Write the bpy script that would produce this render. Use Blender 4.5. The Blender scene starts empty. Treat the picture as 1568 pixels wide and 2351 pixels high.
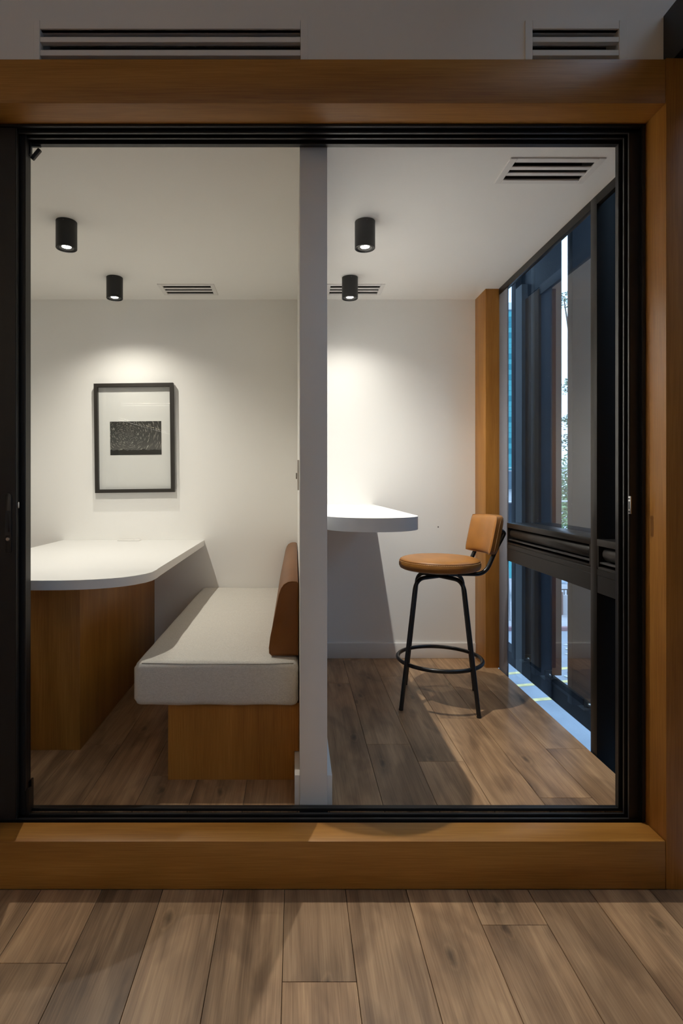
import bpy, bmesh, math, random
from mathutils import Vector, Matrix

# ------------------------------------------------------------------ scene, camera, light
S = bpy.context.scene
COL = S.collection
random.seed(7)
EYE = 1.267                       # camera height over the corridor floor
F_PX, W_PX, H_PX = 1290.0, 1568.0, 2351.0
cam_d = bpy.data.cameras.new('camera')
cam_d.sensor_fit = 'AUTO'; cam_d.sensor_width = 36.0
cam_d.lens = F_PX * 36.0 / H_PX
cam_d.shift_x = (W_PX / 2 - 677.0) / H_PX
cam_d.shift_y = -(H_PX / 2 - 1112.0) / H_PX
cam_d.clip_start = 0.02; cam_d.clip_end = 600
cam = bpy.data.objects.new('camera', cam_d); COL.objects.link(cam)
cam.location = (0, 0, EYE); cam.rotation_euler = (math.pi / 2, 0, 0)
S.camera = cam

world = bpy.data.worlds.new('overcast_sky'); S.world = world
world.use_nodes = True
bg = world.node_tree.nodes['Background']
bg.inputs['Color'].default_value = (0.50, 0.72, 1.0, 1); bg.inputs['Strength'].default_value = 3.3

S.view_settings.view_transform = 'Standard'
S.view_settings.look = 'None'
S.view_settings.gamma = 1.0
S.view_settings.use_curve_mapping = False
S.view_settings.exposure = 0.0
S.cycles.max_bounces = 8
S.cycles.diffuse_bounces = 6
S.cycles.use_adaptive_sampling = True
S.cycles.adaptive_threshold = 0.04
S.cycles.use_light_tree = False
S.cycles.glossy_bounces = 4
S.cycles.transparent_max_bounces = 10
S.cycles.sample_clamp_indirect = 6.0
S.cycles.caustics_reflective = False
S.cycles.caustics_refractive = False

LAMP_POWER = {'left_front': 51, 'left_back': 26, 'right_front': 77, 'right_back': 19}
LAMP_WARM = {'left': (1.0, 0.95, 0.835), 'right': (1.0, 0.965, 0.885)}
STRIP_STRENGTH = 14.0

# ------------------------------------------------------------------ materials
def new_mat(name):
    m = bpy.data.materials.new(name); m.use_nodes = True
    nt = m.node_tree
    b = nt.nodes['Principled BSDF']
    return m, nt, b

def N(nt, t, **kw):
    n = nt.nodes.new(t)
    for k, v in kw.items():
        if k in n.inputs.keys():
            n.inputs[k].default_value = v
        else:
            setattr(n, k, v)
    return n

def ramp(nt, stops, interp='LINEAR'):
    r = nt.nodes.new('ShaderNodeValToRGB'); e = r.color_ramp.elements
    r.color_ramp.interpolation = interp
    while len(e) < len(stops): e.new(0.5)
    for i, (p, c) in enumerate(stops):
        e[i].position = p; e[i].color = (*c, 1) if len(c) == 3 else c
    return r

def simple(name, col, rough=0.5, metal=0.0, spec=0.5, noise=0.0, nscale=8.0, bump=0.0, bscale=60.0, coat=0.0):
    m, nt, b = new_mat(name)
    b.inputs['Base Color'].default_value = (*col, 1)
    b.inputs['Roughness'].default_value = rough
    b.inputs['Metallic'].default_value = metal
    b.inputs['Specular IOR Level'].default_value = spec
    b.inputs['Coat Weight'].default_value = coat
    tc = N(nt, 'ShaderNodeTexCoord')
    if noise > 0:
        n = N(nt, 'ShaderNodeTexNoise'); n.inputs['Scale'].default_value = nscale; n.inputs['Detail'].default_value = 5
        nt.links.new(tc.outputs['Object'], n.inputs['Vector'])
        lo = tuple(max(0, c * (1 - noise)) for c in col); hi = tuple(min(1, c * (1 + noise)) for c in col)
        r = ramp(nt, [(0.3, lo), (0.7, hi)])
        nt.links.new(n.outputs['Fac'], r.inputs['Fac']); nt.links.new(r.outputs['Color'], b.inputs['Base Color'])
    if bump > 0:
        n2 = N(nt, 'ShaderNodeTexNoise'); n2.inputs['Scale'].default_value = bscale; n2.inputs['Detail'].default_value = 3
        nt.links.new(tc.outputs['Object'], n2.inputs['Vector'])
        bp = N(nt, 'ShaderNodeBump'); bp.inputs['Strength'].default_value = bump; bp.inputs['Distance'].default_value = 0.002
        nt.links.new(n2.outputs['Fac'], bp.inputs['Height']); nt.links.new(bp.outputs['Normal'], b.inputs['Normal'])
    return m

def veneer(name, axis, dark, mid, light, rough=0.42):
    """orange-brown veneer with the grain along one axis"""
    m, nt, b = new_mat(name)
    tc = N(nt, 'ShaderNodeTexCoord')
    def layer(along, across, detail, dist):
        mp = N(nt, 'ShaderNodeMapping')
        sc = [across] * 3; sc[axis] = along
        mp.inputs['Scale'].default_value = sc
        n = N(nt, 'ShaderNodeTexNoise'); n.inputs['Scale'].default_value = 1.0
        n.inputs['Detail'].default_value = detail; n.inputs['Distortion'].default_value = dist
        nt.links.new(tc.outputs['Object'], mp.inputs['Vector']); nt.links.new(mp.outputs['Vector'], n.inputs['Vector'])
        return n.outputs['Fac']
    broad = layer(0.9, 9, 3, 0.6)
    fine = layer(7, 260, 4, 0.2)
    mx = N(nt, 'ShaderNodeMix'); mx.data_type = 'FLOAT'; mx.inputs[0].default_value = 0.42
    nt.links.new(broad, mx.inputs[2]); nt.links.new(fine, mx.inputs[3])
    r = ramp(nt, [(0.30, dark), (0.5, mid), (0.70, light)])
    nt.links.new(mx.outputs[0], r.inputs['Fac']); nt.links.new(r.outputs['Color'], b.inputs['Base Color'])
    b.inputs['Roughness'].default_value = rough; b.inputs['Specular IOR Level'].default_value = 0.4
    return m

VD, VM, VL = (0.25, 0.095, 0.014), (0.37, 0.158, 0.027), (0.48, 0.225, 0.046)
M_WOOD = {ax: veneer('veneer_' + 'xyz'[ax], ax, VD, VM, VL) for ax in range(3)}

def plank_material():
    m, nt, b = new_mat('oak_planks')
    tc = N(nt, 'ShaderNodeTexCoord'); oi = N(nt, 'ShaderNodeObjectInfo')
    off = N(nt, 'ShaderNodeVectorMath'); off.operation = 'MULTIPLY'
    cmb = N(nt, 'ShaderNodeCombineXYZ')
    for i in range(3): nt.links.new(oi.outputs['Random'], cmb.inputs[i])
    nt.links.new(cmb.outputs[0], off.inputs[0]); off.inputs[1].default_value = (31, 57, 13)
    add = N(nt, 'ShaderNodeVectorMath'); add.operation = 'ADD'
    nt.links.new(tc.outputs['Object'], add.inputs[0]); nt.links.new(off.outputs[0], add.inputs[1])
    def layer(sc, detail, dist):
        mp = N(nt, 'ShaderNodeMapping'); mp.inputs['Scale'].default_value = sc
        n = N(nt, 'ShaderNodeTexNoise'); n.inputs['Scale'].default_value = 1.0
        n.inputs['Detail'].default_value = detail; n.inputs['Distortion'].default_value = dist
        nt.links.new(add.outputs[0], mp.inputs['Vector']); nt.links.new(mp.outputs['Vector'], n.inputs['Vector'])
        return n.outputs['Fac']
    broad = layer((14, 1.1, 1), 5, 1.6)
    fine = layer((260, 5, 1), 4, 0.5)
    stain = layer((9, 3.2, 1), 2, 0.8)
    mx = N(nt, 'ShaderNodeMix'); mx.data_type = 'FLOAT'; mx.inputs[0].default_value = 0.35
    nt.links.new(broad, mx.inputs[2]); nt.links.new(fine, mx.inputs[3])
    r = ramp(nt, [(0.30, (0.215, 0.126, 0.067)), (0.48, (0.400, 0.248, 0.137)), (0.66, (0.570, 0.374, 0.212))])
    nt.links.new(mx.outputs[0], r.inputs['Fac'])
    # knots: dark ellipses drawn out along the plank
    mpv = N(nt, 'ShaderNodeMapping'); mpv.inputs['Scale'].default_value = (4.6, 1.9, 1)
    wob = N(nt, 'ShaderNodeTexNoise'); wob.inputs['Scale'].default_value = 22; wob.inputs['Detail'].default_value = 3
    nt.links.new(add.outputs[0], wob.inputs['Vector'])
    wsc = N(nt, 'ShaderNodeVectorMath'); wsc.operation = 'SCALE'; wsc.inputs['Scale'].default_value = 0.03
    nt.links.new(wob.outputs['Color'], wsc.inputs[0])
    wad = N(nt, 'ShaderNodeVectorMath'); wad.operation = 'ADD'
    nt.links.new(add.outputs[0], wad.inputs[0]); nt.links.new(wsc.outputs[0], wad.inputs[1])
    nt.links.new(wad.outputs[0], mpv.inputs['Vector'])
    vo = N(nt, 'ShaderNodeTexVoronoi'); vo.voronoi_dimensions = '2D'; vo.inputs['Scale'].default_value = 1.0
    nt.links.new(mpv.outputs['Vector'], vo.inputs['Vector'])
    kr = ramp(nt, [(0.015, (0.22,) * 3), (0.045, (0.50,) * 3), (0.075, (0.82,) * 3), (0.10, (0.66,) * 3), (0.20, (0.88,) * 3), (0.32, (1.0,) * 3)])
    nt.links.new(vo.outputs['Distance'], kr.inputs['Fac'])
    k1 = N(nt, 'ShaderNodeMix'); k1.data_type = 'RGBA'; k1.blend_type = 'MULTIPLY'; k1.inputs[0].default_value = 0.8
    nt.links.new(r.outputs['Color'], k1.inputs[6]); nt.links.new(kr.outputs['Color'], k1.inputs[7])
    # greyish stained streaks
    sr = ramp(nt, [(0.36, (0.62, 0.60, 0.60)), (0.54, (1, 1, 1))])
    nt.links.new(stain, sr.inputs['Fac'])
    k2 = N(nt, 'ShaderNodeMix'); k2.data_type = 'RGBA'; k2.blend_type = 'MULTIPLY'; k2.inputs[0].default_value = 0.85
    nt.links.new(k1.outputs[2], k2.inputs[6]); nt.links.new(sr.outputs['Color'], k2.inputs[7])
    # plank to plank tone
    tone = ramp(nt, [(0.0, (0.80, 0.79, 0.78)), (0.5, (1.0, 0.99, 0.97)), (1.0, (1.16, 1.12, 1.06))])
    nt.links.new(oi.outputs['Random'], tone.inputs['Fac'])
    k3 = N(nt, 'ShaderNodeMix'); k3.data_type = 'RGBA'; k3.blend_type = 'MULTIPLY'; k3.inputs[0].default_value = 1.0
    nt.links.new(k2.outputs[2], k3.inputs[6]); nt.links.new(tone.outputs['Color'], k3.inputs[7])
    nt.links.new(k3.outputs[2], b.inputs['Base Color'])
    b.inputs['Roughness'].default_value = 0.36; b.inputs['Specular IOR Level'].default_value = 0.4
    return m
M_PLANK = plank_material()

def fabric_material():
    m, nt, b = new_mat('grey_linen')
    tc = N(nt, 'ShaderNodeTexCoord')
    outs = []
    for sc in ((900, 120, 300), (120, 900, 900)):
        mp = N(nt, 'ShaderNodeMapping'); mp.inputs['Scale'].default_value = sc
        n = N(nt, 'ShaderNodeTexNoise'); n.inputs['Scale'].default_value = 1; n.inputs['Detail'].default_value = 2
        nt.links.new(tc.outputs['Object'], mp.inputs['Vector']); nt.links.new(mp.outputs['Vector'], n.inputs['Vector'])
        outs.append(n.outputs['Fac'])
    ad = N(nt, 'ShaderNodeMath'); ad.operation = 'ADD'
    nt.links.new(outs[0], ad.inputs[0]); nt.links.new(outs[1], ad.inputs[1])
    r = ramp(nt, [(0.35, (0.55, 0.525, 0.475)), (0.65, (0.78, 0.75, 0.69))])
    hv = N(nt, 'ShaderNodeMath'); hv.operation = 'MULTIPLY'; hv.inputs[1].default_value = 0.5
    nt.links.new(ad.outputs[0], hv.inputs[0]); nt.links.new(hv.outputs[0], r.inputs['Fac'])
    nt.links.new(r.outputs['Color'], b.inputs['Base Color'])
    b.inputs['Roughness'].default_value = 0.95; b.inputs['Specular IOR Level'].default_value = 0.15
    b.inputs['Sheen Weight'].default_value = 0.15
    mp = N(nt, 'ShaderNodeMapping'); mp.inputs['Scale'].default_value = (3.5, 20, 5)
    n = N(nt, 'ShaderNodeTexNoise'); n.inputs['Scale'].default_value = 1; n.inputs['Detail'].default_value = 2
    nt.links.new(tc.outputs['Object'], mp.inputs['Vector']); nt.links.new(mp.outputs['Vector'], n.inputs['Vector'])
    bp = N(nt, 'ShaderNodeBump'); bp.inputs['Strength'].default_value = 0.32; bp.inputs['Distance'].default_value = 0.012
    nt.links.new(n.outputs['Fac'], bp.inputs['Height'])
    bp2 = N(nt, 'ShaderNodeBump'); bp2.inputs['Strength'].default_value = 0.3; bp2.inputs['Distance'].default_value = 0.001
    nt.links.new(hv.outputs[0], bp2.inputs['Height']); nt.links.new(bp.outputs['Normal'], bp2.inputs['Normal'])
    nt.links.new(bp2.outputs['Normal'], b.inputs['Normal'])
    return m
M_LINEN = fabric_material()

M_LEATHER = simple('tan_leather', (0.335, 0.140, 0.027), rough=0.42, spec=0.45, noise=0.10, nscale=14, bump=0.12, bscale=420)
M_LEATHER_BENCH = simple('brown_leather', (0.20, 0.072, 0.012), rough=0.45, spec=0.4, noise=0.08, nscale=10, bump=0.1, bscale=420)
M_STITCH = simple('pale_thread', (0.62, 0.40, 0.20), rough=0.8)
M_LEATHER_EDGE = simple('leather_piping', (0.26, 0.11, 0.03), rough=0.5)
M_PAINT = simple('white_paint', (0.92, 0.91, 0.88), rough=0.75, spec=0.25)
M_PAINT_TRIM = simple('white_trim', (0.82, 0.805, 0.78), rough=0.45, spec=0.4)
M_TABLE = simple('white_laminate', (0.86, 0.855, 0.84), rough=0.38, spec=0.4)
M_BLACK = simple('black_aluminium', (0.010, 0.010, 0.011), rough=0.38, spec=0.5, noise=0.15, nscale=30)
M_BLACK_EDGE = simple('paler_black', (0.035, 0.034, 0.033), rough=0.4, spec=0.6)
M_BROWNBLACK = simple('bronze_black_aluminium', (0.012, 0.0105, 0.009), rough=0.36, spec=0.28)
M_BLACK_TUBE = simple('black_powder_coat', (0.008, 0.008, 0.009), rough=0.30, spec=0.55)
M_LAMP_BLACK = simple('matte_black_lamp', (0.012, 0.0115, 0.011), rough=0.5)
M_DARK = simple('vent_dark', (0.03, 0.028, 0.026), rough=0.8)
M_STEEL = simple('brushed_steel', (0.55, 0.54, 0.52), rough=0.28, metal=1.0)
M_GREY_ALU = simple('grey_aluminium', (0.22, 0.235, 0.28), rough=0.5)
M_MAT_BOARD = simple('mat_board', (0.80, 0.79, 0.76), rough=0.9)
M_SLAB = simple('concrete_slab', (0.30, 0.30, 0.31), rough=0.9, noise=0.15)
M_OUTER = simple('corridor_paint', (0.84, 0.79, 0.72), rough=0.8, spec=0.2)
M_RAIL = simple('dark_rail_metal', (0.012, 0.015, 0.02), rough=0.85, spec=0.1)
M_FIN = simple('dark_fin_metal', (0.012, 0.022, 0.036), rough=0.5, spec=0.3, noise=0.2, nscale=3)

def emit(name, col, strength):
    m = bpy.data.materials.new(name); m.use_nodes = True; nt = m.node_tree
    nt.nodes.remove(nt.nodes['Principled BSDF'])
    e = N(nt, 'ShaderNodeEmission'); e.inputs['Color'].default_value = (*col, 1); e.inputs['Strength'].default_value = strength
    nt.links.new(e.outputs[0], nt.nodes['Material Output'].inputs['Surface'])
    return m
M_LENS = emit('lamp_lens_glow', (1, 0.95, 0.86), 30)
M_LENS.cycles.emission_sampling = 'NONE'
M_STRIP = emit('strip_glow', (1, 0.92, 0.80), STRIP_STRENGTH)
M_FILL_GLOW = emit('fill_glow', (1, 0.82, 0.60), 37.0)  # added upward glow, brightens the corridor by bounce off its ceiling

def glass(name, tint, k, dust=False):
    """clear pane: the tinted view through it plus its Fresnel reflection"""
    m = bpy.data.materials.new(name); m.use_nodes = True; nt = m.node_tree
    nt.nodes.remove(nt.nodes['Principled BSDF'])
    out = nt.nodes['Material Output']
    tr = N(nt, 'ShaderNodeBsdfTransparent'); tr.inputs['Color'].default_value = (*tint, 1)
    gl = N(nt, 'ShaderNodeBsdfGlossy'); gl.inputs['Roughness'].default_value = 0.0
    gl.inputs['Color'].default_value = (1, 1, 1, 1)
    fr = N(nt, 'ShaderNodeFresnel')
    geo = N(nt, 'ShaderNodeNewGeometry')          # a thin pane reflects alike from both sides
    ior = N(nt, 'ShaderNodeMath'); ior.operation = 'MULTIPLY_ADD'; ior.inputs[1].default_value = 1 / 1.5 - 1.5; ior.inputs[2].default_value = 1.5
    nt.links.new(geo.outputs['Backfacing'], ior.inputs[0]); nt.links.new(ior.outputs[0], fr.inputs['IOR'])
    mu = N(nt, 'ShaderNodeMath'); mu.operation = 'MULTIPLY'; mu.use_clamp = True; mu.inputs[1].default_value = k
    nt.links.new(fr.outputs[0], mu.inputs[0])
    mix = N(nt, 'ShaderNodeMixShader')
    nt.links.new(mu.outputs[0], mix.inputs[0]); nt.links.new(tr.outputs[0], mix.inputs[1]); nt.links.new(gl.outputs[0], mix.inputs[2])
    last = mix
    if dust:
        tc = N(nt, 'ShaderNodeTexCoord')
        vo = N(nt, 'ShaderNodeTexVoronoi'); vo.inputs['Scale'].default_value = 95
        nt.links.new(tc.outputs['Object'], vo.inputs['Vector'])
        r = ramp(nt, [(0.05, (0.55,) * 3), (0.17, (0.0,) * 3)])
        nt.links.new(vo.outputs['Distance'], r.inputs['Fac'])
        df = N(nt, 'ShaderNodeBsdfDiffuse'); df.inputs['Color'].default_value = (0.55, 0.57, 0.6, 1)
        m2 = N(nt, 'ShaderNodeMixShader')
        sc = N(nt, 'ShaderNodeMath'); sc.operation = 'MULTIPLY_ADD'; sc.inputs[1].default_value = 0.45; sc.inputs[2].default_value = 0.02
        nt.links.new(r.outputs['Color'], sc.inputs[0]); nt.links.new(sc.outputs[0], m2.inputs[0])
        nt.links.new(mix.outputs[0], m2.inputs[1]); nt.links.new(df.outputs[0], m2.inputs[2])
        last = m2
    nt.links.new(last.outputs[0], out.inputs['Surface'])
    return m
M_GLASS = glass('window_glass', (0.86, 0.93, 0.97), 2.0, dust=True)
M_GLASS_BACK = glass('window_glass_outer', (1, 1, 1), 0.0)
M_CLEAR = glass('clear_glass', (0.97, 0.98, 0.98), 0.9)
M_CLEAR_BACK = glass('clear_glass_back', (1, 1, 1), 0.0)

# ------------------------------------------------------------------ mesh helpers
def bm_box(bm, x0, x1, y0, y1, z0, z1):
    v = [bm.verts.new(p) for p in ((x0, y0, z0), (x1, y0, z0), (x1, y1, z0), (x0, y1, z0),
                                   (x0, y0, z1), (x1, y0, z1), (x1, y1, z1), (x0, y1, z1))]
    for f in ((0, 3, 2, 1), (4, 5, 6, 7), (0, 1, 5, 4), (1, 2, 6, 5), (2, 3, 7, 6), (3, 0, 4, 7)):
        bm.faces.new([v[i] for i in f])
    return v

def finish(name, bm, mat, parent=None, loc=(0, 0, 0), smooth=False, mats=None):
    bmesh.ops.recalc_face_normals(bm, faces=bm.faces[:])
    me = bpy.data.meshes.new(name); bm.to_mesh(me); bm.free()
    for mm in (mats or [mat]): me.materials.append(mm)
    if smooth:
        me.polygons.foreach_set('use_smooth', [True] * len(me.polygons))
    o = bpy.data.objects.new(name, me); COL.objects.link(o)
    o.location = loc
    if parent: o.parent = parent
    return o

def smooth_by_angle(o, ang=35):
    me = o.data
    me.polygons.foreach_set('use_smooth', [True] * len(me.polygons))
    bm = bmesh.new(); bm.from_mesh(me)
    for e in bm.edges:
        e.smooth = not (len(e.link_faces) == 2 and e.calc_face_angle(0) > math.radians(ang))
    bm.to_mesh(me); bm.free()

def box(name, x0, x1, y0, y1, z0, z1, mat, parent=None, bevel=0.0, seg=2):
    """box given in world metres; its origin is its centre"""
    c = Vector(((x0 + x1) / 2, (y0 + y1) / 2, (z0 + z1) / 2))
    bm = bmesh.new()
    bm_box(bm, x0 - c.x, x1 - c.x, y0 - c.y, y1 - c.y, z0 - c.z, z1 - c.z)
    if bevel > 0:
        bmesh.ops.bevel(bm, geom=bm.edges[:], offset=bevel, segments=seg, profile=0.5, affect='EDGES', clamp_overlap=True)
    pl = parent_world(parent)
    o = finish(name, bm, mat, parent, c - pl)
    if bevel > 0: smooth_by_angle(o, 40)
    return o

def parent_world(p):
    v = Vector((0, 0, 0))
    while p is not None:
        v += p.location; p = p.parent
    return v

def prism(name, pts, a0, a1, axis, mat, parent=None, bevel=0.0, seg=2, smooth=False):
    """polygon extruded along an axis.  axis 'x': pts=(y,z); 'y': pts=(x,z); 'z': pts=(x,y)"""
    def P(u, v, a):
        return {'x': (a, u, v), 'y': (u, a, v), 'z': (u, v, a)}[axis]
    allp = [Vector(P(u, v, a)) for a in (a0, a1) for u, v in pts]
    c = Vector([(min(p[i] for p in allp) + max(p[i] for p in allp)) / 2 for i in range(3)])
    bm = bmesh.new()
    n = len(pts)
    A = [bm.verts.new(Vector(P(u, v, a0)) - c) for u, v in pts]
    B = [bm.verts.new(Vector(P(u, v, a1)) - c) for u, v in pts]
    fa = bm.faces.new(A); fb = bm.faces.new(list(reversed(B)))
    for i in range(n):
        bm.faces.new((A[i], B[i], B[(i + 1) % n], A[(i + 1) % n]))
    if bevel > 0:
        eds = [e for e in bm.edges if fa in e.link_faces or fb in e.link_faces]
        bmesh.ops.bevel(bm, geom=eds, offset=bevel, segments=seg, profile=0.5, affect='EDGES', clamp_overlap=True)
    o = finish(name, bm, mat, parent, c - parent_world(parent))
    if smooth or bevel > 0: smooth_by_angle(o, 32)
    return o

def fillet_path(pts, rad, seg=8):
    """round the inner corners of a polyline"""
    pts = [Vector(p) for p in pts]
    out = [pts[0]]
    for i in range(1, len(pts) - 1):
        a, b, c = pts[i - 1], pts[i], pts[i + 1]
        r = rad[i - 1] if isinstance(rad, (list, tuple)) else rad
        u = (a - b); v = (c - b)
        t = min(r, u.length * 0.49, v.length * 0.49)
        p0 = b + u.normalized() * t; p2 = b + v.normalized() * t
        for k in range(seg + 1):
            s = k / seg
            out.append((1 - s) ** 2 * p0 + 2 * s * (1 - s) * b + s * s * p2)
    out.append(pts[-1])
    return out

def bm_tube(bm, pts, r, n=14, closed=False, caps=True, radii=None):
    pts = [Vector(p) for p in pts]
    m = len(pts); rings = []
    up = None
    for i in range(m):
        if closed:
            t = (pts[(i + 1) % m] - pts[i - 1]).normalized()
        else:
            t = (pts[min(i + 1, m - 1)] - pts[max(i - 1, 0)]).normalized()
        if up is None:
            up = Vector((0, 0, 1)) if abs(t.z) < 0.9 else Vector((1, 0, 0))
        side = t.cross(up)
        if side.length < 1e-6: side = t.orthogonal()
        side.normalize(); up = side.cross(t).normalized()
        rr = radii[i] if radii else r
        rings.append([bm.verts.new(pts[i] + rr * (math.cos(2 * math.pi * k / n) * side + math.sin(2 * math.pi * k / n) * up)) for k in range(n)])
    rng = range(m) if closed else range(m - 1)
    for i in rng:
        A, B = rings[i], rings[(i + 1) % m]
        for k in range(n):
            bm.faces.new((A[k], A[(k + 1) % n], B[(k + 1) % n], B[k]))
    if caps and not closed:
        bm.faces.new(list(reversed(rings[0]))); bm.faces.new(rings[-1])

def tube(name, pts, r, mat, parent=None, n=14, closed=False, radii=None):
    bm = bmesh.new(); bm_tube(bm, pts, r, n, closed, True, radii)
    o = finish(name, bm, mat, parent); smooth_by_angle(o, 40)
    return o

def lathe(name, prof, mat, parent=None, loc=(0, 0, 0), n=48, close=True):
    """profile (r, z) turned about z"""
    bm = bmesh.new(); rings = []
    for r, z in prof:
        if r < 1e-6: rings.append([bm.verts.new((0, 0, z))])
        else: rings.append([bm.verts.new((r * math.cos(2 * math.pi * k / n), r * math.sin(2 * math.pi * k / n), z)) for k in range(n)])
    for A, B in zip(rings[:-1], rings[1:]):
        for k in range(n):
            k2 = (k + 1) % n
            if len(A) == 1 and len(B) > 1: bm.faces.new((A[0], B[k2], B[k]))
            elif len(B) == 1 and len(A) > 1: bm.faces.new((A[k], A[k2], B[0]))
            elif len(A) > 1: bm.faces.new((A[k], A[k2], B[k2], B[k]))
    o = finish(name, bm, mat, parent, loc); smooth_by_angle(o, 35)
    return o

def grid_slab(name, u, v, holes, a0, a1, axis, mat, parent=None):
    """flat slab with rectangular holes. u,v = extents; holes (u0,u1,v0,v1); a0..a1 thickness along axis ('y' or 'z')"""
    us = sorted({u[0], u[1], *[h[0] for h in holes], *[h[1] for h in holes]})
    vs = sorted({v[0], v[1], *[h[2] for h in holes], *[h[3] for h in holes]})
    def solid(i, j):
        if i < 0 or j < 0 or i >= len(us) - 1 or j >= len(vs) - 1: return False
        cu, cv = (us[i] + us[i + 1]) / 2, (vs[j] + vs[j + 1]) / 2
        return not any(h[0] < cu < h[1] and h[2] < cv < h[3] for h in holes)
    bm = bmesh.new(); cache = {}
    def V(i, j, a):
        k = (i, j, a)
        if k not in cache:
            x, y = us[i], vs[j]; t = (a0, a1)[a]
            cache[k] = bm.verts.new((x, t, y) if axis == 'y' else (x, y, t))
        return cache[k]
    for i in range(len(us) - 1):
        for j in range(len(vs) - 1):
            if not solid(i, j): continue
            for a in (0, 1):
                bm.faces.new((V(i, j, a), V(i + 1, j, a), V(i + 1, j + 1, a), V(i, j + 1, a)))
            for (di, dj, p, q) in ((-1, 0, (i, j), (i, j + 1)), (1, 0, (i + 1, j), (i + 1, j + 1)), (0, -1, (i, j), (i + 1, j)), (0, 1, (i, j + 1), (i + 1, j + 1))):
                if not solid(i + di, j + dj):
                    bm.faces.new((V(*p, 0), V(*q, 0), V(*q, 1), V(*p, 1)))
    return finish(name, bm, mat, parent)

def thing(name, label, cat, loc=(0, 0, 0), group=None, kind=None):
    o = bpy.data.objects.new(name, None); COL.objects.link(o); o.location = loc
    o.empty_display_size = 0.05
    return tag(o, label, cat, group, kind)

def tag(o, label, cat, group=None, kind=None):
    o['label'] = label; o['category'] = cat
    if group: o['group'] = group
    if kind: o['kind'] = kind
    return o

def struct(o, label, cat):
    return tag(o, label, cat, None, 'structure')

def Z(rel):                # height relative to the eye -> world height
    return EYE + rel

def two_sided(bm):
    bmesh.ops.recalc_face_normals(bm, faces=bm.faces[:])
    for f in bm.faces: f.material_index = 0 if f.normal.y < -0.5 else 1

# ------------------------------------------------------------------ key dimensions (metres)
FLOOR_IN = 0.14            # raised floor of the booths
CEIL_IN = 2.468
BACK = 3.65                # back wall
FR0, FR1 = 1.857, 1.958    # black sliding-door frame, front and back
PORTAL = 1.7575            # front of the wooden portal
PX0, PX1 = 0.017, 0.113    # partition between the booths
EDGE = 1.248               # floor and ceiling stop here, short of the glass
GLASS_X = 1.387
CEIL_OUT = 3.40
STRIP_Z = 2.80

# ------------------------------------------------------------------ floors with planks
def plank_floor(name, label, xs, x_lim, y_lim, z, seams, th=0.012, base_mat=M_DARK, default_len=1.25, base=True):
    root = thing(name, label, 'floor', ((x_lim[0] + x_lim[1]) / 2, (y_lim[0] + y_lim[1]) / 2, z), None, 'structure')
    if base:
        box('subfloor', x_lim[0], x_lim[1], y_lim[0], y_lim[1], z - th - 0.03, z - th, base_mat, root)
    g = 0.0007
    rnd = random.Random(len(name) * 7 + 1)
    for i, (a, b) in enumerate(zip(xs[:-1], xs[1:])):
        a2, b2 = max(a, x_lim[0]), min(b, x_lim[1])
        if b2 - a2 < 0.004: continue
        ss = seams.get(i)
        if ss is None:
            ss = []; y = y_lim[0] + default_len * rnd.uniform(0.25, 0.95)
            while y < y_lim[1] - 0.12:
                ss.append(y); y += default_len
        cuts = [y_lim[0]] + sorted(s for s in ss if y_lim[0] < s < y_lim[1]) + [y_lim[1]]
        for c, d in zip(cuts[:-1], cuts[1:]):
            box('plank', a2 + g, b2 - g, c + g, d - g, z - th, z, M_PLANK, root, bevel=0.0007, seg=1)
    return root

# corridor floor: seams run towards the camera, joints where the photograph has them
xs_o = [-0.0325 + 0.19 * k for k in range(-13, 8)]
k0 = 13
seams_o = {k0 - 4: [1.487, 0.1], k0 - 3: [0.62], k0 - 2: [0.9, -0.3], k0 - 1: [0.45], k0: [1.431, 0.2], k0 + 1: [0.95], k0 + 2: [0.75], k0 + 3: [1.616, 0.4], k0 + 4: [0.9, -0.3], k0 + 5: [1.1], k0 + 6: [0.6]}
plank_floor('floor', 'brown oak plank floor of the corridor in front of the wooden portal', xs_o, (-2.5, 1.25), (-0.9, PORTAL), 0.0, seams_o)
struct(box('floor_corridor_rear', -6.0, 1.25, -11.0, -0.9, -0.042, 0.0, M_PLANK), 'corridor floor behind the camera', 'floor')
struct(box('floor_corridor_side', -6.0, -2.5, -0.9, PORTAL, -0.042, 0.0, M_PLANK), 'corridor floor far to the left', 'floor')
xs_r = [0.12 + 0.19 * k for k in range(-1, 7)]
seams_r = {0: [], 1: [3.183], 2: [2.437, 3.6], 3: [2.286, 3.3], 4: [2.707], 5: [2.02, 3.42], 6: [2.396]}
plank_floor('floor_right_booth', 'brown oak plank floor under the bar stool', xs_r, (PX1, EDGE), (FR1 - 0.02, BACK), FLOOR_IN, seams_r)
xs_l = [-0.182 + 0.19 * k for k in range(-11, 3)]
seams_l = {11 - 4: [2.4326], 11 - 3: [3.0], 11 - 2: [2.174, 3.4], 11 - 1: [2.9], 11: [2.6]}
plank_floor('floor_left_booth', 'dim brown oak plank floor between desk and bench', xs_l, (-2.11, PX0), (FR1 - 0.02, BACK), FLOOR_IN, seams_l)
struct(box('floor_slab', -6.1, 1.245, -11.1, 3.9, -0.35, -0.043, M_SLAB), 'concrete floor slab under the planks', 'slab')
struct(box('floor_booth_base', -2.2, 1.244, 1.945, 3.75, -0.042, FLOOR_IN - 0.043, M_SLAB), 'raised floor base of the booths', 'slab')

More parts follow.
